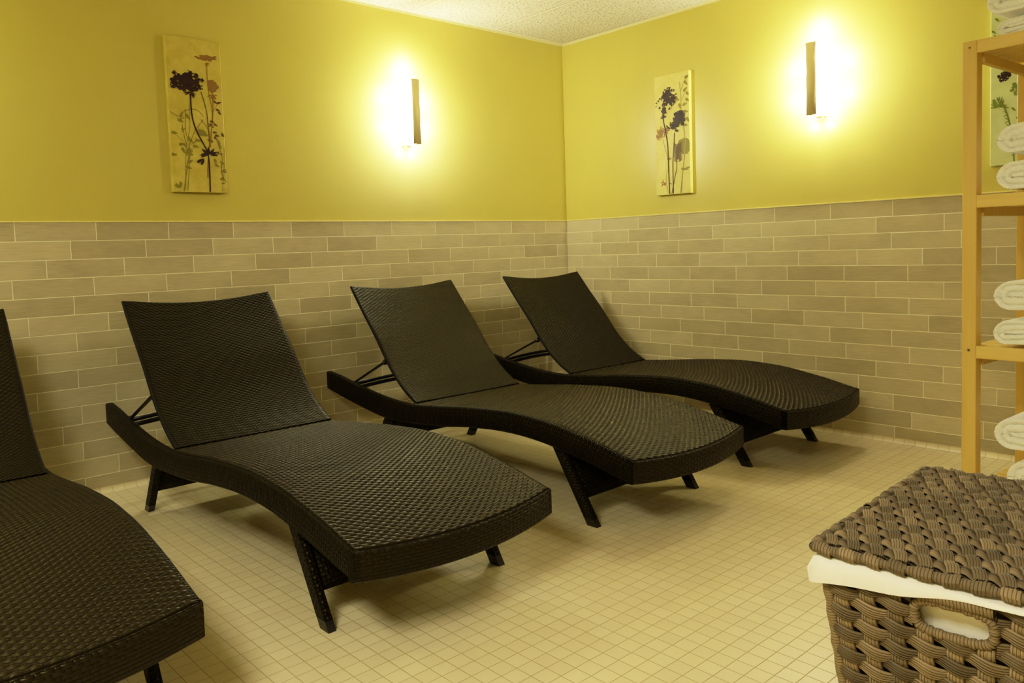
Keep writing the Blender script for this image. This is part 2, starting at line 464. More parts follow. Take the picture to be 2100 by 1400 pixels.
def lounger():
    root = empty('sun_lounger', (0, 0, 0), 0, '', 'sun lounger')
    # --- side rails
    for sg in (-1, 1):
        mb = MB(); rows = []; N = 64; e = .007
        xo, xi = sg * HW, sg * (HW - RT)
        Ls = [0]
        for k in range(N + 1):
            s_ = .026 + (SE - .026) * k / N
            zt, zb = spline(TOP, s_), spline(BOT, s_)
            d = sg
            ring = [(xo, zb + e), (xo, zt - e), (xo - d * e * .3, zt - e * .3), (xo - d * e, zt), (xi + d * e, zt), (xi + d * e * .3, zt - e * .3), (xi, zt - e), (xi, zb + e), (xi + d * e, zb), (xo - d * e, zb)]
            rows.append([Vector((x, -s_, z)) for x, z in ring])
            if k: Ls.append(Ls[-1] + (rows[-1][0] - rows[-2][0]).length)
        per = [0, .08, .083, .087, .107, .110, .113, .19, .198, .218, .226]
        ids = mb.grid(rows, lambda i, j: (Ls[min(i, N)], per[j]), cv=True, flip=(sg < 0))
        mb.face(ids[0] if sg > 0 else ids[0][::-1], [(0, 0)] * 10, 0, False); mb.face(ids[-1][::-1] if sg > 0 else ids[-1], [(0, 0)] * 10, 0, False)
        mb.build('side_rail', M_rail, root)
    # --- foot rail (bowed front board)
    mb = MB(); rows = []; N = 32; e = .006
    for k in range(N + 1):
        x = -HW + 2 * HW * k / N
        so = SE + .004 + bulge(x); si = so - .030
        zt, zb = spline(TOP, so), spline(BOT, SE) - .25 * bulge(x)
        ring = [(so, zb + e), (so, zt - e), (so - e * .3, zt - e * .3), (so - e, zt), (si, zt), (si, zb), (so - e, zb)]
        rows.append([Vector((x, -s_, z)) for s_, z in ring])
    per = [0, .08, .083, .087, .11, .19, .21, .22]
    ids = mb.grid(rows, lambda i, j: (i * 2 * HW / N, per[j]), cv=True)
    mb.face(ids[0][::-1], [(0, 0)] * 7, 0, False); mb.face(ids[-1], [(0, 0)] * 7, 0, False)
    mb.build('foot_rail', M_foot, root)
    # --- woven seat and backrest: real strand relief on top, plain underside
    PU, PV, AMP = .0165, .0110, .0042
    def relief(u, v, PU=PU, PV=PV):
        r = math.floor(v / PV); c = (v / PV - r) * 2 - 1
        o = math.sin(PI * (u / PU + r)); pr = math.sqrt(max(0, 1 - c * c))
        return pr * max(.5 + .5 * o, .42 * max(0, -o - .2))
    hw = HW - .012; s0 = .790
    nx = int(round(2 * hw / PU)) * 4; nr = 122; ns = nr * 6
    P = []
    Lc = []                                            # arc length along the profile, tabulated
    acc = 0; zs = []
    for k in range(401):
        s_ = s0 + k * (SE + .06 - s0) / 400
        z = spline(TOP, s_)
        if k: acc += math.hypot((SE + .06 - s0) / 400, z - zs[-1])
        zs.append(z); Lc.append(acc)
    def at_s(s_):
        f = (s_ - s0) / (SE + .06 - s0) * 400; k = min(int(f), 399); t = f - k
        return zs[k] + (zs[k + 1] - zs[k]) * t, Lc[k] + (Lc[k + 1] - Lc[k]) * t
    UVS = []
    for i in range(ns + 1):
        t = i / ns; row = []; uvr = []
        for j in range(nx + 1):
            x = -hw + 2 * hw * j / nx
            s1 = SE - .007 + bulge(x)
            s_ = s0 + (s1 - s0) * t
            z, v = at_s(s_)
            v = v * (nr * PV) / Lc[-1] if False else t * nr * PV
            edge = min(1, (hw - abs(x)) / .012 + .15)
            h = relief(x, v) * AMP * edge
            row.append(Vector((x, -s_, z + h + .0005 - .011 * (1 - (x / hw) ** 2) * math.sin(PI * t)))); uvr.append((x, v))
        P.append(row); UVS.append(uvr)
    mb = MB()
    a_ = mb.grid(P, lambda i, j: UVS[min(i, ns)][min(j, nx)])
    low = [[P[i][j] - Vector((0, 0, .012)) for j in range(0, nx + 1, 8)] for i in range(0, ns + 1, 12)]
    mb.grid(low, lambda i, j: UVS[min(i * 12, ns)][min(j * 8, nx)], flip=True)
    for jj, fl in ((0, False), (nx, True)):            # side skirts
        mb.grid([[P[i][jj], P[i][jj] - Vector((0, 0, .012))] for i in range(0, ns + 1, 3)], lambda i, j: (0, .01 * i), flip=not fl)
    for ii, fl in ((0, True), (ns, False)):
        mb.grid([[P[ii][j], P[ii][j] - Vector((0, 0, .012))] for j in range(nx + 1)], lambda i, j: (0, .01 * i), flip=not fl)
    mb.build('seat', M_seat, root)
    bw = .3175
    def bpt(x, t):
        w = 1 - (x / bw) ** 2
        tt = t * (1 - .030 * w)                       # dished top edge
        s_ = .80 + (.272 - .80) * tt
        z = spline(BACK, s_)
        return Vector((x, -(s_ - .012 * w * (.3 + .7 * t)), z - .008 * w * (.3 + .7 * t)))
    nd = Vector((0, .72, -.69))
    BU, BV = .0127, .0076
    nxb = 50 * 4; nrb = 98; nb = nrb * 5
    P = []; UVB = []
    for i in range(nb + 1):
        t = i / nb; row = []; uvr = []
        for j in range(nxb + 1):
            x = -bw + 2 * bw * j / nxb; v = t * nrb * BV
            edge = min(1, (bw - abs(x)) / .010 + .1)
            row.append(bpt(x, t) - nd * relief(x, v, BU, BV) * AMP * .8 * edge); uvr.append((x, v))
        P.append(row); UVB.append(uvr)
    mb = MB()
    mb.grid(P, lambda i, j: UVB[min(i, nb)][min(j, nxb)])
    mb.grid([[P[i][j] + nd * .016 for j in range(0, nxb + 1, 4)] for i in range(0, nb + 1, 10)], lambda i, j: UVB[min(i * 10, nb)][min(j * 4, nxb)], flip=True)
    mb.build('backrest', M_back, root)
    mb = MB()
    o_ = nd * .009
    path = [bpt(-bw, t / 14) + o_ for t in range(0, 15)] + [bpt(-bw + 2 * bw * j / 16, 1) + o_ for j in range(1, 16)] + [bpt(bw, t / 14) + o_ for t in range(14, -1, -1)]
    mb.tube(path, .0088, 8); mb.build('backrest_frame', M_frame, root)
    # --- support struts and cross bars
    for sg in (-1, 1):
        mb = MB()
        mb.tube([(sg * .300, -.540, .497), (sg * .302, -.38, .424), (sg * .304, -.222, .352)], [.011, .0095, .0085], 8, sy=.6)
        mb.tube([(sg * .300, -.556, .507), (sg * .300, -.512, .483)], .014, 8)
        st = mb.build('support_strut', M_blackmetal, root)
        mb = MB(); mb.tube([(sg * .316, -.528, .491), (sg * .300, -.528, .491)], .0055, 8); mb.build('bolt', M_bolt, st)
        mb = MB(); mb.box((min(sg * .318, sg * .298), -.245, .325), (max(sg * .318, sg * .298), -.205, .362), bev=.003); mb.build('strut_bracket', M_blackmetal, root)
    mb = MB(); pts = [(-.30 + .6 * k / 12, -.228, .346 + .016 * math.sin(PI * k / 12)) for k in range(13)]
    mb.tube(pts, .009, 8)
    mb.tube([(x, y - .004, z - .021) for x, y, z in pts], .010, 8)
    mb.build('cross_bar', M_blackmetal, root)
    mb = MB(); mb.tube([(-.318, -.80, .303), (.318, -.80, .303)], .012, 10); mb.build('hinge_bar', M_blackmetal, root)
    # --- legs and woven panels between them
    def leg(xc, sb, stp, zt):
        mb = MB(); w = .013; d = .024
        rows = []
        N = 10
        z0 = .028
        for k in range(N + 1):
            z = z0 + (zt - z0) * k / N; s_ = sb + (stp - sb) * (z / zt)
            rows.append([Vector((xc - w, -(s_ + d), z)), Vector((xc + w, -(s_ + d), z)), Vector((xc + w, -(s_ - d), z)), Vector((xc - w, -(s_ - d), z))])
        rows = [[p for a, b in zip(r, r[1:] + r[:1]) for p in (a.lerp(b, .06), a.lerp(b, .94))] for r in rows]
        pu = [0, .026, .03, .07, .074, .10, .104, .15, .15]
        ids = mb.grid(rows, lambda i, j: (pu[j], i * .024), cv=True)
        mb.face(ids[0][::-1], None, 0, False); mb.face(ids[-1], None, 0, False)
        lg = mb.build('leg', M_leg, root)
        mb = MB(); q = []
        for z in (0.0, .030):
            s_ = sb + (stp - sb) * (z / zt)
            q.append([Vector((xc - w + .001, -(s_ + d - .001), z)), Vector((xc + w - .001, -(s_ + d - .001), z)), Vector((xc + w - .001, -(s_ - d + .001), z)), Vector((xc - w + .001, -(s_ - d + .001), z))])
        ids = mb.grid(q, None, cv=True, smooth=False); mb.face(ids[0][::-1], None, 0, False); mb.face(ids[1], None, 0, False)
        mb.build('foot_cap', M_rubber, lg)
    for sg in (-1, 1):
        leg(sg * .309, 1.855, 1.690, .262)
        leg(sg * .309, .411, .545, .218)
    def panel(sb, stp, zt, zlo, zhi):
        mb = MB(); NX = 12; NZ = 6; P = []
        for i in range(NZ + 1):
            z = zlo + (zhi - zlo) * i / NZ; s_ = sb + (stp - sb) * z / zt
            P.append([Vector((-.298 + .596 * j / NX, -(s_ + .006), z)) for j in range(NX + 1)])
        mb.slab(P, lambda i, j: Vector((0, 1, 0)), .012, lambda i, j: (.05 * j, .03 * i))
        mb.build('leg_panel', M_panel, root)
    panel(1.855, 1.690, .262, .088, .278)
    panel(.411, .545, .218, .088, .27)
    return root

L_proto = lounger()
LPOS = [(-3.725, .0, 'dark brown woven sun lounger cut off by the left edge, nearest the camera'),
        (-2.657, .0, 'dark brown woven sun lounger under the flower canvas on the back wall'),
        (-1.566, .0, 'dark brown woven sun lounger under the back wall sconce, second from the corner'),
        (-.5235, .0, 'dark brown woven sun lounger in the far corner, nearest the right wall')]
for i, (x, dy, lab) in enumerate(LPOS):
    o = L_proto if i == 0 else copy_tree(L_proto)
    o.location = (x, dy - .0, 0); o['label'] = lab; o['group'] = 'woven sun loungers along the back wall'

# ------------------------------------------------------------------ wall sconces
def sconce():
    """local frame: wall at y=0, room towards -y, origin at the middle of the lamp"""
    root = empty('wall_sconce', (0, 0, 0), 0, '', 'wall lamp', 'wall sconces')
    H = .176
    mb = MB(); n = 16; w = .058; dp = .098
    pr = [(w * math.cos(PI * k / n), -.012 - dp * math.sin(PI * k / n) ** .8) for k in range(n + 1)]
    rows = [[(x, y, z) for x, y in pr] for z in (-H + .012, 0, H - .008)]
    mb.grid(rows, flip=True); 
    mb.build('glass_diffuser', M_glow, root)
    mb = MB(); mb.box((-.052, -.014, -H + .01), (.052, -.002, H - .01), bev=.002); mb.build('back_plate', M_bronze, root)
    mb = MB()
    q = [[Vector((x, y, z)) for x, y in ((-.0265, -.114), (-.012, -.1205), (.012, -.1205), (.0265, -.114))] for z in (-H - .004, H + .004)]
    mb.slab(q, lambda i, j: Vector((0, .004, 0)) * 1.0 / .004, .004)
    mb.build('cover_strip', M_bronze, root)
    mb = MB(); mb.box((-.008, -.118, -H - .006), (.008, -.018, -H + .002), bev=.0015)
    mb.box((-.030, -.06, -H - .004), (.030, -.003, -H + .004), bev=.0015)
    mb.box((-.014, -.03, -H - .016), (.014, -.001, -H - .004), bev=.002)
    mb.build('bracket', M_bronze, root)
    return root
s1 = sconce(); s1.location = (-1.324, 0, 1.800); s1['label'] = 'lit wall sconce with nickel strip on the back wall above the middle loungers'
s2 = copy_tree(s1); s2.location = (0, -1.810, 1.818); s2.rotation_euler = (0, 0, -PI / 2); s2['label'] = 'lit wall sconce with nickel strip on the right wall, between canvas and shelf'

# ------------------------------------------------------------------ flower canvases
def canvas_mat(name, a, b):
    m = Mat(name, .45, .35); o = m.obj()
    n = m.noise(o, 9.0, 5, .7); n2 = m.noise(o, 45.0, 3)
    m.color(m.mix((n * .8 + n2 * .2).step(.35, .7), a, b)); m.bump(m.noise(o, 700.0, 1), .0008, .4)
    return m.mat
INK = {k: plain('print_' + k, c, .5, .3, 0, .06) for k, c in dict(dark=lin(46, 20, 14), brown=lin(140, 100, 44), olive=lin(134, 122, 38), umber=lin(92, 66, 30), green=lin(120, 132, 44), pale=lin(168, 156, 74)).items()}
KEYS = list(INK)
class Print:
    """flat print on the canvas face: x 0..1 across, y 0..1 down; drawn in metres on the plane y=-t"""
    def __init__(s, w, h, t, seed): s.mb = MB(); s.w = w; s.h = h; s.t = t; s.k = 0; s.R = random.Random(seed)
    def P(s, x, y):
        return ((min(max(x, .004), .996) - .5) * s.w, -(s.t + .00025 + s.k * .000012), (.5 - min(max(y, .004), .996)) * s.h)
    def poly(s, pts, ink):
        s.k += 1
        ids = [s.mb.vert(s.P(*p)) for p in pts]
        c = s.mb.vert(s.P(sum(p[0] for p in pts) / len(pts), sum(p[1] for p in pts) / len(pts)))
        for a, b in zip(ids, ids[1:] + ids[:1]): s.mb.face([c, a, b], None, 1 + KEYS.index(ink), False)
    def stem(s, pts, wd, ink):
        s.k += 1
        asp = s.w / s.h; q = []
        dense = []
        for i in range(len(pts) - 1):
            for k in range(5):
                t = k / 5; p0 = pts[max(i - 1, 0)]; p1 = pts[i]; p2 = pts[i + 1]; p3 = pts[min(i + 2, len(pts) - 1)]
                dense.append(tuple(.5 * (2 * p1[d] + (p2[d] - p0[d]) * t + (2 * p0[d] - 5 * p1[d] + 4 * p2[d] - p3[d]) * t * t + (-p0[d] + 3 * p1[d] - 3 * p2[d] + p3[d]) * t ** 3) for d in (0, 1)))
        dense.append(pts[-1])
        rows = []
        for i, (x, y) in enumerate(dense):
            a = dense[max(i - 1, 0)]; b = dense[min(i + 1, len(dense) - 1)]
            dx, dy = (b[0] - a[0]) * s.w, (b[1] - a[1]) * s.h; L = math.hypot(dx, dy) or 1
            nx, ny = -dy / L * wd * 1.35 / s.w, dx / L * wd * 1.35 / s.h
            rows.append([s.P(x - nx, y - ny), s.P(x + nx, y + ny)])
        s.mb.grid(rows, m=1 + KEYS.index(ink), smooth=False)
    def leaf(s, x, y, L, W, ang, ink):
        pts = []
        for k in range(16):
            t = k / 16 * 2 * PI; px = math.cos(t) * L / 2; py = math.sin(t) * W / 2 * (1 - .5 * math.cos(t))
            pts.append((x + (px * math.cos(ang) - py * math.sin(ang)) / s.w, y + (px * math.sin(ang) + py * math.cos(ang)) / s.h))
        s.poly(pts, ink)
    def blob(s, x, y, rx, ry, ink, jag=.25, n=22):
        s.poly([(x + math.cos(2 * PI * k / n) * rx / s.w * (1 + s.R.uniform(-jag, jag)), y + math.sin(2 * PI * k / n) * ry / s.h * (1 + s.R.uniform(-jag, jag))) for k in range(n)], ink)
    def umbel(s, x, y, rx, ry, ink, n=26):
        s.blob(x, y, rx * .62, ry * .66, ink, .35)
        for k in range(n):
            a = s.R.uniform(0, 2 * PI); r = s.R.uniform(.45, 1.0) ** .7
            s.blob(x + math.cos(a) * rx * r / s.w, y + math.sin(a) * ry * r / s.h, s.R.uniform(.10, .22) * rx, s.R.uniform(.12, .26) * ry, ink, .4, 9)
    def sprig(s, x, y, n, L, W, ink, spread=2.2, base=-PI / 2):
        for k in range(n):
            a = base + s.R.uniform(-spread, spread) / 2
            s.leaf(x + math.cos(a) * L * .55 / s.w, y + math.sin(a) * L * .55 / s.h, L * s.R.uniform(.7, 1.1), W, a, ink)
def canvas(loc, rz, mat, draw, label, w=.256, h=.712, t=.028, seed=1):
    root = Print(w, h, t, seed)
    root.mb.box((-w / 2, -t, -h / 2), (w / 2, -.001, h / 2), bev=.0015)
    draw(root)
    o = root.mb.build('canvas_print', [mat] + [INK[k] for k in KEYS], None, loc, (0, 0, rz))
    return tag(o, label, 'wall art', 'flower canvases')
def draw1(p):
    for x, y, k in ((.25, .60, 5), (.33, .66, 5), (.22, .70, 4), (.40, .68, 4), (.75, .56, 6), (.80, .64, 5), (.72, .66, 4), (.88, .74, 5), (.95, .62, 4), (.24, .53, 4)): p.sprig(x, y, k, .017, .0045, 'olive' if x < .5 else 'umber', 4.5)
    p.stem([(.05, .62), (.20, .66), (.29, .72)], .0006, 'olive'); p.stem([(.33, .69), (.42, .68), (.48, .66)], .0006, 'olive'); p.stem([(.80, .47), (.88, .42), (.93, .40)], .0007, 'umber'); p.stem([(.72, .60), (.66, .56), (.56, .52)], .0007, 'umber')
    p.blob(.92, .905, .006, .007, 'umber'); p.leaf(.93, .935, .02, .004, 0, 'umber'); p.stem([(.66, .78), (.64, .86), (.63, .90)], .001, 'brown')
    p.stem([(.30, .46), (.28, .60), (.34, .72), (.26, .99)], .0012, 'olive'); p.stem([(.37, .42), (.36, .58), (.27, .72), (.22, .99)], .001, 'olive')
    p.stem([(.02, .485), (.18, .51), (.30, .47), (.50, .46), (.62, .50)], .0007, 'umber'); p.stem([(.22, .56), (.30, .70), (.45, .60), (.62, .52)], .0007, 'umber')
    for x, y, a in ((.08, .62, .1), (.05, .76, .1), (.20, .54, .4), (.22, .50, -1.2), (.33, .51, 1.0), (.20, .69, -.2), (.45, .70, .2), (.30, .84, .3), (.33, .80, -.4), (.50, .66, .2), (.22, .73, 1.1)): p.leaf(x, y, .030, .013, a, 'olive')
    p.umbel(.315, .735, .022, .022, 'olive', 14); p.leaf(.585, .61, .056, .026, .4, 'olive'); p.blob(.585, .61, .018, .014, 'olive')
    p.stem([(.315, .76), (.26, .86), (.19, .995)], .0016, 'olive'); p.sprig(.12, .975, 6, .03, .01, 'olive')
    p.stem([(.74, .15), (.73, .24), (.75, .36), (.79, .46), (.76, .58), (.72, .70)], .0012, 'brown'); p.blob(.73, .115, .042, .013, 'brown', .3, 26); p.sprig(.71, .145, 7, .022, .004, 'brown', 3.0, PI / 2)
    p.leaf(.55, .115, .02, .006, 0, 'brown'); p.leaf(.88, .105, .03, .012, -.5, 'brown')
    p.umbel(.82, .295, .026, .030, 'brown', 18); p.blob(.82, .295, .024, .028, 'brown', .12); p.sprig(.81, .35, 8, .030, .005, 'brown', 3.4, PI / 2)
    p.stem([(.82, .33), (.80, .48), (.74, .62), (.68, .74), (.66, .90)], .0016, 'brown'); p.stem([(.60, .34), (.68, .46), (.70, .58), (.71, .70)], .0014, 'umber')
    for x, y, a in ((.86, .40, .6), (.93, .40, -.4), (.90, .45, .3), (.93, .47, .8), (.78, .53, .2), (.84, .55, .5), (.82, .60, 0), (.86, .62, .3)): p.leaf(x, y, .022, .009, a, 'umber')
    p.stem([(.83, .63), (.93, .76), (.90, .86), (.985, .93)], .001, 'umber'); p.stem([(.98, .70), (.95, .86), (.90, .99)], .0008, 'olive')
    for x, y, a in ((.88, .66, .8), (.90, .69, 1.0), (.80, .79, 1.2), (.83, .82, .6), (.95, .85, -.5), (.93, .80, .6), (.92, .91, .3), (.98, .86, 0)): p.leaf(x, y, .026, .011, a, 'olive')
    p.stem([(.40, .36), (.41, .50), (.48, .60), (.62, .70), (.67, .76), (.68, .86), (.67, .998)], .0024, 'dark')
    p.umbel(.36, .29, .066, .040, 'dark', 44); p.umbel(.34, .285, .050, .030, 'dark', 20)
    for x, y, r in ((.10, .30, .017), (.13, .235, .012), (.42, .225, .016), (.53, .24, .014), (.57, .31, .016), (.63, .265, .012), (.10, .325, .012)): p.umbel(x, y, r, r, 'dark', 8)
    p.sprig(.40, .35, 9, .030, .006, 'dark', 3.0, PI / 2)
    for a in (-.3, -.9, -1.6, -2.4, 2.6, 2.9, .2): p.leaf(.68 + math.cos(a) * .10, .745 + math.sin(a) * .022, .036, .012, a, 'dark')
    p.leaf(.52, .79, .04, .012, -.5, 'dark'); p.leaf(.56, .80, .03, .01, -1.0, 'dark')
def draw2(p):
    p.stem([(.74, .08), (.77, .20), (.78, .34), (.86, .50), (.85, .62)], .003, 'pale'); p.stem([(.76, .17), (.86, .09), (.97, .055)], .0025, 'pale'); p.stem([(.78, .24), (.90, .17), (.97, .20)], .002, 'pale')
    for x, y, a in ((.95, .05, -.3), (.92, .10, .9), (.90, .15, -.6), (.97, .19, .7), (.66, .22, .3), (.62, .20, .2), (.88, .27, -.3), (.96, .24, .6), (.74, .28, 1.2), (.9, .33, .2), (.96, .40, 1.0), (.88, .44, .2)): p.leaf(x, y, .036, .016, a, 'olive')
    p.blob(.86, .615, .042, .048, 'olive', .08); p.blob(.78, .58, .03, .02, 'olive', .1); p.stem([(.86, .66), (.80, .80), (.72, .995)], .0028, 'olive'); p.stem([(.80, .45), (.88, .56), (.83, .70), (.75, .99)], .0012, 'pale')
    p.leaf(.85, .80, .055, .014, .15, 'olive'); p.leaf(.95, .79, .04, .012, -.2, 'olive'); p.leaf(.41, .70, .034, .016, .1, 'olive')
    p.umbel(.16, .485, .032, .040, 'brown', 26); p.umbel(.36, .455, .030, .022, 'brown', 12); p.stem([(.22, .53), (.30, .62), (.38, .70)], .0012, 'brown')
    p.sprig(.22, .90, 9, .024, .007, 'brown', 6.0); p.stem([(.38, .78), (.30, .86), (.36, .99)], .0008, 'brown'); p.leaf(.44, .91, .02, .006, .4, 'brown')
    p.stem([(.62, .66), (.62, .78), (.56, .86), (.46, .998)], .0022, 'umber')
    for k in range(26):
        y = .585 + .14 * (k % 13) / 12; sg = -1 if k < 13 else 1
        p.leaf(.66 + sg * .075, y, .032, .0055, sg * -.5 if sg > 0 else PI + .5, 'umber')
    p.blob(.66, .65, .012, .050, 'umber', .3)
    p.stem([(.26, .27), (.25, .36), (.32, .48), (.37, .60), (.38, .78), (.40, .998)], .0028, 'dark'); p.stem([(.57, .49), (.55, .60), (.51, .74), (.51, .998)], .0022, 'dark')
    p.umbel(.40, .145, .034, .030, 'dark', 26); p.umbel(.32, .19, .028, .045, 'dark', 26); p.umbel(.47, .215, .036, .036, 'dark', 30); p.umbel(.27, .29, .020, .035, 'dark', 18)
    for x, y, r in ((.06, .22, .007), (.12, .205, .008), (.05, .25, .006), (.15, .265, .010), (.17, .19, .009), (.58, .14, .008), (.64, .175, .007), (.60, .24, .008), (.44, .285, .010)): p.umbel(x, y, r, r, 'dark', 6)
    p.sprig(.26, .35, 8, .022, .005, 'dark', 4.0)
    p.umbel(.72, .375, .042, .042, 'dark', 40); p.umbel(.56, .43, .030, .028, 'dark', 24); p.umbel(.65, .41, .028, .030, 'dark', 20); p.stem([(.34, .42), (.44, .45), (.55, .42), (.64, .35)], .0016, 'dark')
    for x, y, r in ((.86, .40, .010), (.62, .475, .010), (.66, .48, .009), (.80, .43, .012)): p.umbel(x, y, r, r, 'dark', 6)
def draw3(p):
    p.umbel(.20, .465, .026, .020, 'dark', 24); p.umbel(.26, .445, .020, .016, 'dark', 12)
    p.umbel(.46, .545, .040, .032, 'green', 30); p.stem([(.44, .57), (.52, .74), (.56, .99)], .002, 'green')
    p.stem([(.16, .61), (.22, .66), (.27, .72), (.33, .84), (.36, .99)], .0022, 'green')
    for k in range(40):
        a = p.R.uniform(-PI, 0.4); r = p.R.uniform(.3, 1)
        p.leaf(.13 + math.cos(a) * r * .13, .635 + math.sin(a) * r * .055 + .01, .020, .005, a, 'green')
    for k in range(14): p.leaf(.22 + .010 * k, .68 + .020 * k, .018, .004, -.6 if k % 2 else PI + .6, 'green')
    p.stem([(.9, .05), (.8, .4), (.75, .99)], .002, 'olive'); p.umbel(.85, .1, .03, .03, 'olive', 20)
    for x, y in ((.10, .12), (.05, .19), (.3, .14), (.08, .22), (.35, .67), (.42, .73)): p.leaf(x, y, .024, .008, .8, 'green')
MC1 = canvas_mat('canvas_ochre', lin(186, 166, 64), lin(206, 187, 92)); MC2 = canvas_mat('canvas_straw', lin(206, 190, 92), lin(222, 206, 118)); MC3 = canvas_mat('canvas_sage', lin(196, 200, 136), lin(212, 214, 156))
canvas((-2.531, 0, 1.685), 0, MC1, draw1, 'tall ochre canvas with a dark umbel flower on the back wall', seed=3)
canvas((0, -.9045, 1.664), -PI / 2, MC2, draw2, 'tall straw-coloured canvas with two dark flowers on the right wall near the corner', w=.246, seed=5)
canvas((0, -2.713, 1.664), -PI / 2, MC3, draw3, 'pale green flower canvas on the right wall, seen through the wooden shelf', seed=8)

# ------------------------------------------------------------------ wooden shelf
SH = (-1.2, -2.849, 0); SR = math.radians(-3.5)
shelf = empty('towel_shelf', SH, SR, 'light pine slatted shelf unit holding white towels at the right edge', 'shelf')
PW = .042; DEP = .502; LEN = .84; HT = 1.616
for x in (0, DEP - PW):
    for y in (0, -(LEN - PW)):
        mb = MB(); mb.box((x, y - PW, 0), (x + PW, y, HT), bev=.0018)
        po = mb.build('post', M_wood, shelf)
        if x == 0:
            for z in (HT - .020, .645):
                mb = MB(); mb.tube([(x - .0012, y - PW / 2, z), (x + .004, y - PW / 2, z)], .0048, 10); mb.tube([(x - .0016, y - PW / 2, z), (x, y - PW / 2, z)], .0025, 6, m=1)
                mb.build('screw', [M_bolt, M_rubber], po)
LEV = [1.616, 1.137, .660, .190]
for z in LEV:
    for x in (-.0012, DEP - .020 + .0012):
        mb = MB(); mb.box((x, -(LEN - PW) + .0, z - .040), (x + .020, -PW, z), bev=.0015); mb.build('rail', M_woodh, shelf)
    for y in (-PW + .010, -(LEN - PW) - .012):
        mb = MB(); mb.box((PW, y - .016, z - .066), (DEP - PW, y, z - .034), bev=.0015); mb.build('side_bearer', M_wood, shelf)
    for k in range(7):
        x = .024 + k * .0648
        y0 = -.006 if .044 < x and x + .056 < DEP - PW else -PW - .001
        mb = MB(); mb.box((x, -(LEN) - y0, z - .020), (x + .056, y0, z - .006), bev=.0015); mb.build('slat', M_woodh, shelf)

# ------------------------------------------------------------------ folded towels
def towel(y0, width, z0, height, label, seed, x0=.0215, depth=.40, turns=1.72):
    """rolled-and-flattened towel seen end on; local frame of the shelf; left edge at y0 (local, negative = right)"""
    R = random.Random(seed); mb = MB()
    n = max(1.0, turns); pitch = height / 2 / (n + .93)
    a = (width - height) / 2; amp = min(.015, pitch * .52)
    w0, w1, w2, w3 = [R.uniform(-1, 1) for _ in range(4)]
    yc = y0 - width / 2; zc = z0 + height / 2
    NF, NK = 150, 34
    def rad(f):                                        # outer radius grows round the roll; the cloth end is tucked under on the right
        g = f if f < .94 else .94 * (1 - (f - .94) / .06)
        return pitch * (n + g)
    def stad(f, r):
        q = (f + .80) % 1.0
        if q < .30: A = -PI / 2 + PI * q / .30; return a + r * math.cos(A), r * math.sin(A)
        if q < .50: return a - 2 * a * (q - .30) / .20, r
        if q < .80: A = PI / 2 + PI * (q - .50) / .30; return -a + r * math.cos(A), r * math.sin(A)
        return -a + 2 * a * (q - .80) / .20, -r
    def place(f, r, x):
        y, z = stad(f, r)
        z += height * .06 * (w1 * math.sin(y * 17 + w2 * 3)) * (1 - (2 * z / height) ** 2)      # slack folds inside
        z -= height * .07 * (y / (width / 2)) ** 2 * (1 if z > 0 else 0)
        return Vector((x0 + amp + x + R.uniform(-.0005, .0005), yc + y + R.uniform(-.0004, .0004), max(zc + z + R.uniform(-.0004, .0004), z0)))
    def face_x(f, r):
        y, z = stad(f, r)
        L = r / pitch - (f if f < .94 else .94 * (1 - (f - .94) / .06)) + .10 * math.sin(y * 23 + w0 * 4) * math.sin(PI * min(1, r / rad(f))) + 10
        q = L - math.floor(L)
        return -amp * (max(0, 1 - (2 * q - 1) ** 2)) ** .45 + .006 * math.sin(y * 27 + w3 * 3) * (1 if r < rad(f) * .999 else .6)
    ring = [k / NF for k in range(NF)]
    rows = []
    for k in range(NK + 1):
        u = k / NK
        rows.append([place(f, rad(f) * u, face_x(f, rad(f) * u) if k < NK else .004) for f in ring])
    for x in (.010, .04, .10, .16, .22, .28, .34, depth - amp - .01): rows.append([place(f, rad(f), x) for f in ring])
    for u, x in ((.93, depth - amp - .002), (.5, depth - amp), (0.02, depth - amp)): rows.append([place(f, rad(f) * u, x) for f in ring])
    mb.grid(rows, lambda i, j: (i * .03, j * .01), cv=True)
    o = mb.build('folded_towel', M_terry, None, SH, (0, 0, SR))
    return tag(o, label, 'towel', 'rolled white towels on the shelf')
SLAT = -.006 + .0008
towel(-.081, .31, LEV[0] + SLAT, .062, 'flattened white towel at the bottom of the pile on top of the shelf', 1, turns=1.4)
towel(-.046, .34, LEV[0] + SLAT + .063, .105, 'thick white towel overhanging the top of the pile on top of the shelf', 2)
towel(-.078, .30, LEV[1] + SLAT, .114, 'rolled white towel lying on the second shelf from top, lower of its pair', 3)
towel(-.075, .31, LEV[1] + SLAT + .115, .114, 'rolled white towel on the second shelf from top, upper of its pair', 4)
towel(-.071, .30, LEV[2] + SLAT, .100, 'rolled white towel lying on the third shelf from top, lower of its pair', 5)
towel(-.068, .32, LEV[2] + SLAT + .101, .122, 'rolled white towel on the third shelf from top, upper of its pair', 6)
towel(-.106, .28, LEV[3] + SLAT, .138, 'rolled white towel on the bottom shelf behind the hamper, lower of its pair', 7)
towel(-.074, .32, LEV[3] + SLAT + .139, .128, 'rolled white towel on the bottom shelf behind the hamper, upper of its pair', 8)

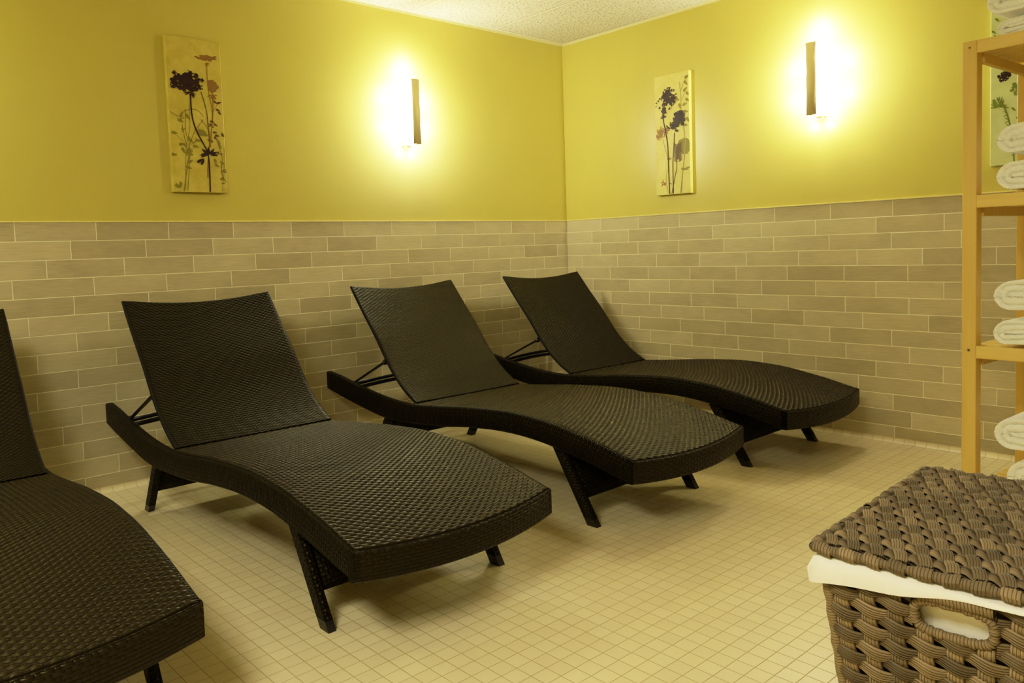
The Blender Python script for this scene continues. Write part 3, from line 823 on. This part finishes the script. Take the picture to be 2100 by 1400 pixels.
# ------------------------------------------------------------------ woven hamper
BR = math.radians(2.9)
BO = (-2.971, -3.228, 0)           # lid corner, local +x = depth, local -y = width
BD, BWd, BH = .486, .352, .585
hamper = empty('laundry_hamper', BO, BR, 'grey brown woven laundry hamper with lid and white liner in front of the shelf', 'laundry hamper')
def strip(mb, pts, nors, side, widths, ridges=4, thick=.004, ends=True):
    """ribbon of ridged cords along pts; nors: outward normals; side: lateral direction"""
    rows = []; nr = ridges * 2
    L = 0; Ls = [0]
    for i, (p, nv, w) in enumerate(zip(pts, nors, widths)):
        row = []
        for k in range(nr + 1):
            t = k / nr; lat = (t - .5) * 2
            crown = (1 - lat * lat) ** .5 if abs(lat) < 1 else 0
            h = thick * (.25 + .75 * crown) + (thick * .55 if k % 2 else 0.0)
            row.append(p + side * (lat * w) + nv * h)
        rows.append(row)
        if i: L += (pts[i] - pts[i - 1]).length; Ls.append(L)
    mb.grid(rows, lambda i, j: (Ls[min(i, len(Ls) - 1)], j / nr * .02), smooth=True)
def weave(mb_w, mb_s, O, U, V, N, lu, lv, pu, pv, taper=None, hole=None, R=random, sub=7, amp=.0055, sl=.0034):
    """plain weave on the quad O + u*U + v*V (u along wefts, v across), bulging along N. pu = stake pitch, pv = weft pitch"""
    nu = max(2, round(lu / pu)); pu = lu / nu; nv = max(2, round(lv / pv)); pv = lv / nv
    def pt(u, v, h):
        q = taper(u, v) if taper else (u, v, 0.0)
        return O + U * q[0] + V * q[1] + N * (h + (q[2] if len(q) > 2 else 0.0))
    inh = (lambda u, v: hole and hole[0] < u < hole[1] and hole[2] < v < hole[3])
    for r in range(nv):
        v = (r + .5) * pv; seg = []
        js = R.uniform(-.0008, .0008)
        def flush(seg):
            if len(seg) > 2:
                pts = [a for a, _, _ in seg]
                strip(mb_w, pts, [N] * len(pts), V, [w for _, w, _ in seg], 5, .0046)
        n = nu * sub; k0 = 0
        seg = []; lastcell = None
        for k in range(n + 1):
            u = lu * k / n
            ph = PI * (u / pu + r)
            o = math.sin(ph)
            if inh(u, v): flush(seg); seg = []; continue
            w = pv * (.50 + .09 * max(o, 0) + .05 * min(o, 0))
            slant = sl * math.cos(ph) * (1 if o > 0 else 1)
            seg.append((pt(u, v + js + slant, amp * o), w, o))
            # new strand every time it dives, so each visible leaf is a strand of its own
            if k and o < -.98 and len(seg) > sub:
                flush(seg); seg = [seg[-1]]
        flush(seg)
    for c in range(nu):
        u = (c + .5) * pu
        seg = []
        n = nv * 4
        def fl(seg):
            if len(seg) > 2: strip(mb_s, seg, [N] * len(seg), U, [.0098] * len(seg), 4, .0042)
        for k in range(n + 1):
            v = lv * k / n
            if inh(u, v): fl(seg); seg = []; continue
            o = math.sin(PI * (u / pu + (v / pv - .5)))
            seg.append(pt(u, v, -amp * .55 * o))
        fl(seg)
X3, Y3, Z3 = Vector((1, 0, 0)), Vector((0, 1, 0)), Vector((0, 0, 1))
# body: front face looks to -x; top corners inset from the lid
tx0, tx1, ty0, ty1 = .012, BD - .012, -.016, -(BWd - .016)     # rim rectangle
TP = .058
BT = BH - .006
def lerp(a, b, t): return a + (b - a) * t
wv_w, wv_s = MB(), MB()
RR = random.Random(11)
wid = ty0 - ty1; dep = tx1 - tx0
def tap(width, base):
    def f(u, v):                       # v from the floor up
        k = 1 - v / BT
        sh = TP * k
        return (sh + u * (width - 2 * sh) / width, v, -sh)
    return f
HOLE = (.113, .206, .520, .562)
front_w, front_s = MB(), MB()
# front (-x): u along -y
weave(front_w, front_s, Vector((tx0, ty0, 0)), -Y3, Z3, -X3, wid, BT, .034, .0148, tap(wid, 0), HOLE, RR)
# right (-y): u along +x
weave(front_w, front_s, Vector((tx0, ty1, 0)), X3, Z3, -Y3, dep, BT, .034, .0148, tap(dep, 0), None, RR, 5)
# back (+x)
weave(front_w, front_s, Vector((tx1, ty1, 0)), Y3, Z3, X3, wid, BT, .034, .0148, tap(wid, 0), None, RR, 5)
# left (+y)
weave(front_w, front_s, Vector((tx1, ty0, 0)), -X3, Z3, Y3, dep, BT, .034, .0148, tap(dep, 0), None, RR, 5)
off = len(front_w.v)
front_w.v += front_s.v; front_w.f += [tuple(i + off for i in f) for f in front_s.f]; front_w.uv += front_s.uv; front_w.m += [1] * len(front_s.f); front_w.sm += front_s.sm
# corner posts and an added dark shell for shade behind the weave, hand hole left open
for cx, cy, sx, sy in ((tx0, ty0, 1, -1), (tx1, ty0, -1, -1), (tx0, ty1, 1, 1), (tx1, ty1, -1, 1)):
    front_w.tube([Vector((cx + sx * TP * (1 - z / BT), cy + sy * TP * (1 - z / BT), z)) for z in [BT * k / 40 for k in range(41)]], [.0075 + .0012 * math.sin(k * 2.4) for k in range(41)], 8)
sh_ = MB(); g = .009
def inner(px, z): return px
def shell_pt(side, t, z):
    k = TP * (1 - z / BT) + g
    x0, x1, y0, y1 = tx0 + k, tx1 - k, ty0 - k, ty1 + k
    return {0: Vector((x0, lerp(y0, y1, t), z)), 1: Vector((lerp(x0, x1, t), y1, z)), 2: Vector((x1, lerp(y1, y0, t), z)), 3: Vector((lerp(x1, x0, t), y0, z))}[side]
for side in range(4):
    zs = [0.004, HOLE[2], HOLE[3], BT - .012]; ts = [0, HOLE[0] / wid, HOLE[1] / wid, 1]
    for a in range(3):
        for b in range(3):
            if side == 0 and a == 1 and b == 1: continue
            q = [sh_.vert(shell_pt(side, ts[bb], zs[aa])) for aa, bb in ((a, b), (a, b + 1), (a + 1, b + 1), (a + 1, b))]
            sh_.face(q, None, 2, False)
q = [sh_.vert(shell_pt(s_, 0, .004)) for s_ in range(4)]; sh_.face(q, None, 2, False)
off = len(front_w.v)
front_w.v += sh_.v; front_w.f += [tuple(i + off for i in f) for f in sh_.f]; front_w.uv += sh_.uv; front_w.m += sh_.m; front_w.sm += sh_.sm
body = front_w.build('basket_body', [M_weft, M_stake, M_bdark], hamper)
# handle: wrapped rim around the hole
def fpt(u, v, h=.004):
    q = tap(wid, 0)(u, v); return Vector((tx0 - q[2] - h, ty0 - q[0], v))
hc = ((HOLE[0] + HOLE[1]) / 2, (HOLE[2] + HOLE[3]) / 2); hx, hz = (HOLE[1] - HOLE[0]) / 2 - .001, (HOLE[3] - HOLE[2]) / 2
mb = MB(); pts = []
for k in range(73):
    a = 2 * PI * k / 72; c, s_ = math.cos(a), math.sin(a)
    pts.append(fpt(hc[0] + math.copysign(abs(c) ** .6, c) * hx, hc[1] + math.copysign(abs(s_) ** .6, s_) * hz))
mb.tube(pts, [.0062 + .0010 * math.sin(k * 2.1) for k in range(73)], 8, caps=False)
top = [fpt(hc[0] - hx + 2 * hx * k / 40, HOLE[3] + .010, .004) for k in range(41)]
mb.tube(top, [.0112 + .0005 * math.sin(k * 2.2) for k in range(41)], 10)
mb.build('handle', M_stake, body)
# liner: inner bag, plus the cuff folded over the rim with an uneven hem
mb = MB()
for side in range(4):
    P = []
    for z in (.05, .2, .4, .5, .56, BH):
        row = []
        for t in [k / 12 for k in range(13)]:
            p = shell_pt(side, t, min(z, BT)); c = Vector(((tx0 + tx1) / 2, (ty0 + ty1) / 2, p.z)); d = (c - p).normalized()
            row.append(p + d * (.003 + .002 * math.sin(9 * t + z * 20)))
        P.append(row)
    mb.grid(P)
def rim_pt(side, t, e, z):
    k = TP * (1 - min(z, BT) / BT) - e
    x0, x1, y0, y1 = tx0 + k, tx1 - k, ty0 - k, ty1 + k
    return {0: Vector((x0, lerp(y0, y1, t), z)), 1: Vector((lerp(x0, x1, t), y1, z)), 2: Vector((x1, lerp(y1, y0, t), z)), 3: Vector((lerp(x1, x0, t), y0, z))}[side]
cuff = []
for side in range(4):
    for k in range(25):
        t = k / 24
        if side == 0: hem = lerp(.547, .581, min(1, t * 1.5)) + .002 * math.sin(t * 16)
        elif side == 3: hem = lerp(.560, .547, t) + .003 * math.sin(t * 14)
        else: hem = .572 + .004 * math.sin(t * 11 + side)
        f = .002 * math.sin(t * 21 + side * 2)
        cuff.append([rim_pt(side, t, .0162 + f, hem), rim_pt(side, t, .0160 + f, lerp(hem, BH + .004, .5)), rim_pt(side, t, .011, BH - .001), rim_pt(side, t, .002, BH + .003), rim_pt(side, t, -.016, BH)])
mb.grid(cuff, cu=True)
mb.build('liner', M_liner, hamper)
# lid
lid_w, lid_s = MB(), MB()
LZ = BH + .012
weave(lid_w, lid_s, Vector((.012, -.012, LZ)), X3, -Y3, Z3, BD - .024, BWd - .024, .034, .0152, lambda u, v: (u, v, .006 * math.sin(PI * u / BD) * math.sin(PI * v / BWd)), None, RR, 8, .0066, .0052)
off = len(lid_w.v)
lid_w.v += lid_s.v; lid_w.f += [tuple(i + off for i in f) for f in lid_s.f]; lid_w.uv += lid_s.uv; lid_w.m += [1] * len(lid_s.f); lid_w.sm += lid_s.sm
# added dark sheet for shade under the lid strands, small air gaps at margin
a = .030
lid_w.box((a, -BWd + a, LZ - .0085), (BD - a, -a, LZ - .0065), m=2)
loop = [];
cs = [(.004, -.004), (BD - .004, -.004), (BD - .004, -BWd + .004), (.004, -BWd + .004)]
lid_w.box((-.001, -.010, LZ - .007), (.010, .001, LZ + .005), m=1, bev=.004)
for i in range(4):
    p, q = cs[i], cs[(i + 1) % 4]
    for k in range(40): loop.append(Vector((lerp(p[0], q[0], k / 40), lerp(p[1], q[1], k / 40), LZ - .001)))
loop.append(loop[0])
lid_w.tube(loop, [.0062 + .0010 * math.sin(k * 2.1) for k in range(len(loop))], 10, m=1, caps=False)
lid = lid_w.build('lid', [M_weft, M_stake, M_bdark], hamper)
# wraps: bundles turned over the rim cord
mb = MB()
def wrap(c, along, R0, w):
    inw = Vector((0, 0, 1)).cross(along).normalized()
    pts, nn = [], []
    for k in range(13):
        a_ = 2 * PI * k / 12; nrm = inw * math.cos(a_) + Z3 * math.sin(a_); pts.append(c + nrm * R0); nn.append(nrm)
    strip(mb, pts, nn, (along + inw * 0).normalized(), [w] * 13, 4, .0022)
for i in range(4):
    p, q = Vector((*cs[i], LZ - .001)), Vector((*cs[(i + 1) % 4], LZ - .001)); L = (q - p).length; n = int(L / .030)
    for k in range(n):
        c = p.lerp(q, (k + .5) / n); al = (q - p).normalized(); al = (al + Z3 * RR.uniform(-.3, .3)).normalized()
        wrap(c, al, .0058, .0105)
mb.build('rim_binding', M_weft, lid)

# ------------------------------------------------------------------ lights
def area(name, loc, size, power, col, rot=(0, 0, 0), sy=None):
    l = bpy.data.lights.new(name, 'AREA'); l.energy = power; l.color = col; l.size = size
    if sy: l.shape = 'RECTANGLE'; l.size_y = sy
    o = bpy.data.objects.new(name, l); COL.objects.link(o); o.location = loc; o.rotation_euler = rot; return o
def point(name, loc, power, col, r=.03):
    l = bpy.data.lights.new(name, 'POINT'); l.energy = power; l.color = col; l.shadow_soft_size = r
    o = bpy.data.objects.new(name, l); COL.objects.link(o); o.location = loc; return o
WARM = (1.0, 1.08, .76)
for (px, py, pz, rz) in ((-1.324, 0, 1.800, 0), (0, -1.810, 1.818, -PI / 2)):
    RM = Matrix.Translation((px, py, pz)) @ Matrix.Rotation(rz, 4, 'Z')  # halo points beside each lamp are added to brighten the wall
    for (lx, ly, lz, e, nm) in ((-.120, -.040, .080, .85, 'sconce_halo_fill'), (-.120, -.040, -.070, .85, 'sconce_halo_fill'), (.120, -.040, .080, .85, 'sconce_halo_fill'), (.120, -.040, -.070, .85, 'sconce_halo_fill'),
                                (0, -.045, .255, 1.2, 'sconce_uplight'), (-.040, -.024, -.222, .22, 'sconce_downlight'), (.040, -.024, -.222, .22, 'sconce_downlight')):
        point(nm, RM @ Vector((lx, ly, lz)), e * 1.25, (1.0, 1.0, 1.0), .012)
# added fill lights just under the ceiling, out of view
FILL = (1.0, .98, .80)
area('ceiling_fill', (-3.0, -4.5, CEIL - .03), .6, 4, FILL, sy=1.2)
area('ceiling_fill', (-1.2, -4.6, CEIL - .03), .6, 4.5, FILL, sy=1.2)
area('ceiling_fill', (-4.7, -3.0, CEIL - .03), .6, 56, FILL, sy=1.2)
# back wall lamp beyond the frame; the left wall points are added fill
for (x, y, e) in ((-3.90, -.10, 9), (XL + .1, -1.8, 14), (XL + .1, -4.2, 10)):
    point('unseen_wall_light', (x, y, 1.8), e, WARM, .07)

w = bpy.data.worlds.new('World'); sc.world = w; w.use_nodes = True
w.node_tree.nodes['Background'].inputs[0].default_value = (.02, .018, .01, 1)

# ------------------------------------------------------------------ camera
yaw, pitch, roll = .728935, .061747, -.033261
F = Vector((math.sin(yaw) * math.cos(pitch), math.cos(yaw) * math.cos(pitch), -math.sin(pitch)))
R0 = Vector((math.cos(yaw), -math.sin(yaw), 0)); U0 = R0.cross(F)
Rv = R0 * math.cos(roll) + U0 * math.sin(roll); Uv = U0 * math.cos(roll) - R0 * math.sin(roll)
cam = bpy.data.cameras.new('camera'); co = bpy.data.objects.new('camera', cam); COL.objects.link(co)
M = Matrix(((Rv.x, Uv.x, -F.x, -3.98667), (Rv.y, Uv.y, -F.y, -3.74318), (Rv.z, Uv.z, -F.z, 1.01954), (0, 0, 0, 1)))
co.matrix_world = M
cam.sensor_fit = 'HORIZONTAL'; cam.sensor_width = 36.0; cam.lens = 1616.756 / 2100 * 36.0
# the photograph is a crop: its optical centre sits above the middle of the frame
cam.shift_x = -(1024.375 - 1050) / 2100; cam.shift_y = (609.09 - 700) / 2100
cam.clip_start = .05; cam.clip_end = 50
sc.camera = co
sc.view_settings.view_transform = 'Standard'
sc.view_settings.look = 'None'
sc.view_settings.exposure = 0.0
# the phone's tone curve: a little toe, a soft shoulder
GAIN = 1.53
sc.view_settings.use_curve_mapping = True
cm = sc.view_settings.curve_mapping
cm.white_level = (4 / GAIN, 4 / GAIN, 4 / GAIN); cm.black_level = (0, 0, 0)
cm.use_clip = True
cu = cm.curves[3]
TONE = [(0, 0), (.02, .0155), (.06, .054), (.2, .195), (.45, .45), (.7, .64), (1.0, .79), (1.6, .92), (2.4, .98), (4, 1)]
cu.points[0].location = (0, 0); cu.points[-1].location = (1, 1)
for a_, b_ in TONE[1:-1]: cu.points.new(a_ / 4, b_)
for q in cu.points: q.handle_type = 'AUTO_CLAMPED'
cm.update()
sc.cycles.use_denoising = True
sc.cycles.max_bounces = 6
sc.cycles.diffuse_bounces = 4
sc.cycles.glossy_bounces = 2
sc.cycles.caustics_reflective = False
sc.cycles.caustics_refractive = False
sc.cycles.use_adaptive_sampling = True
sc.cycles.adaptive_threshold = .04
sc.cycles.adaptive_min_samples = 20
sc.cycles.sample_clamp_indirect = 8
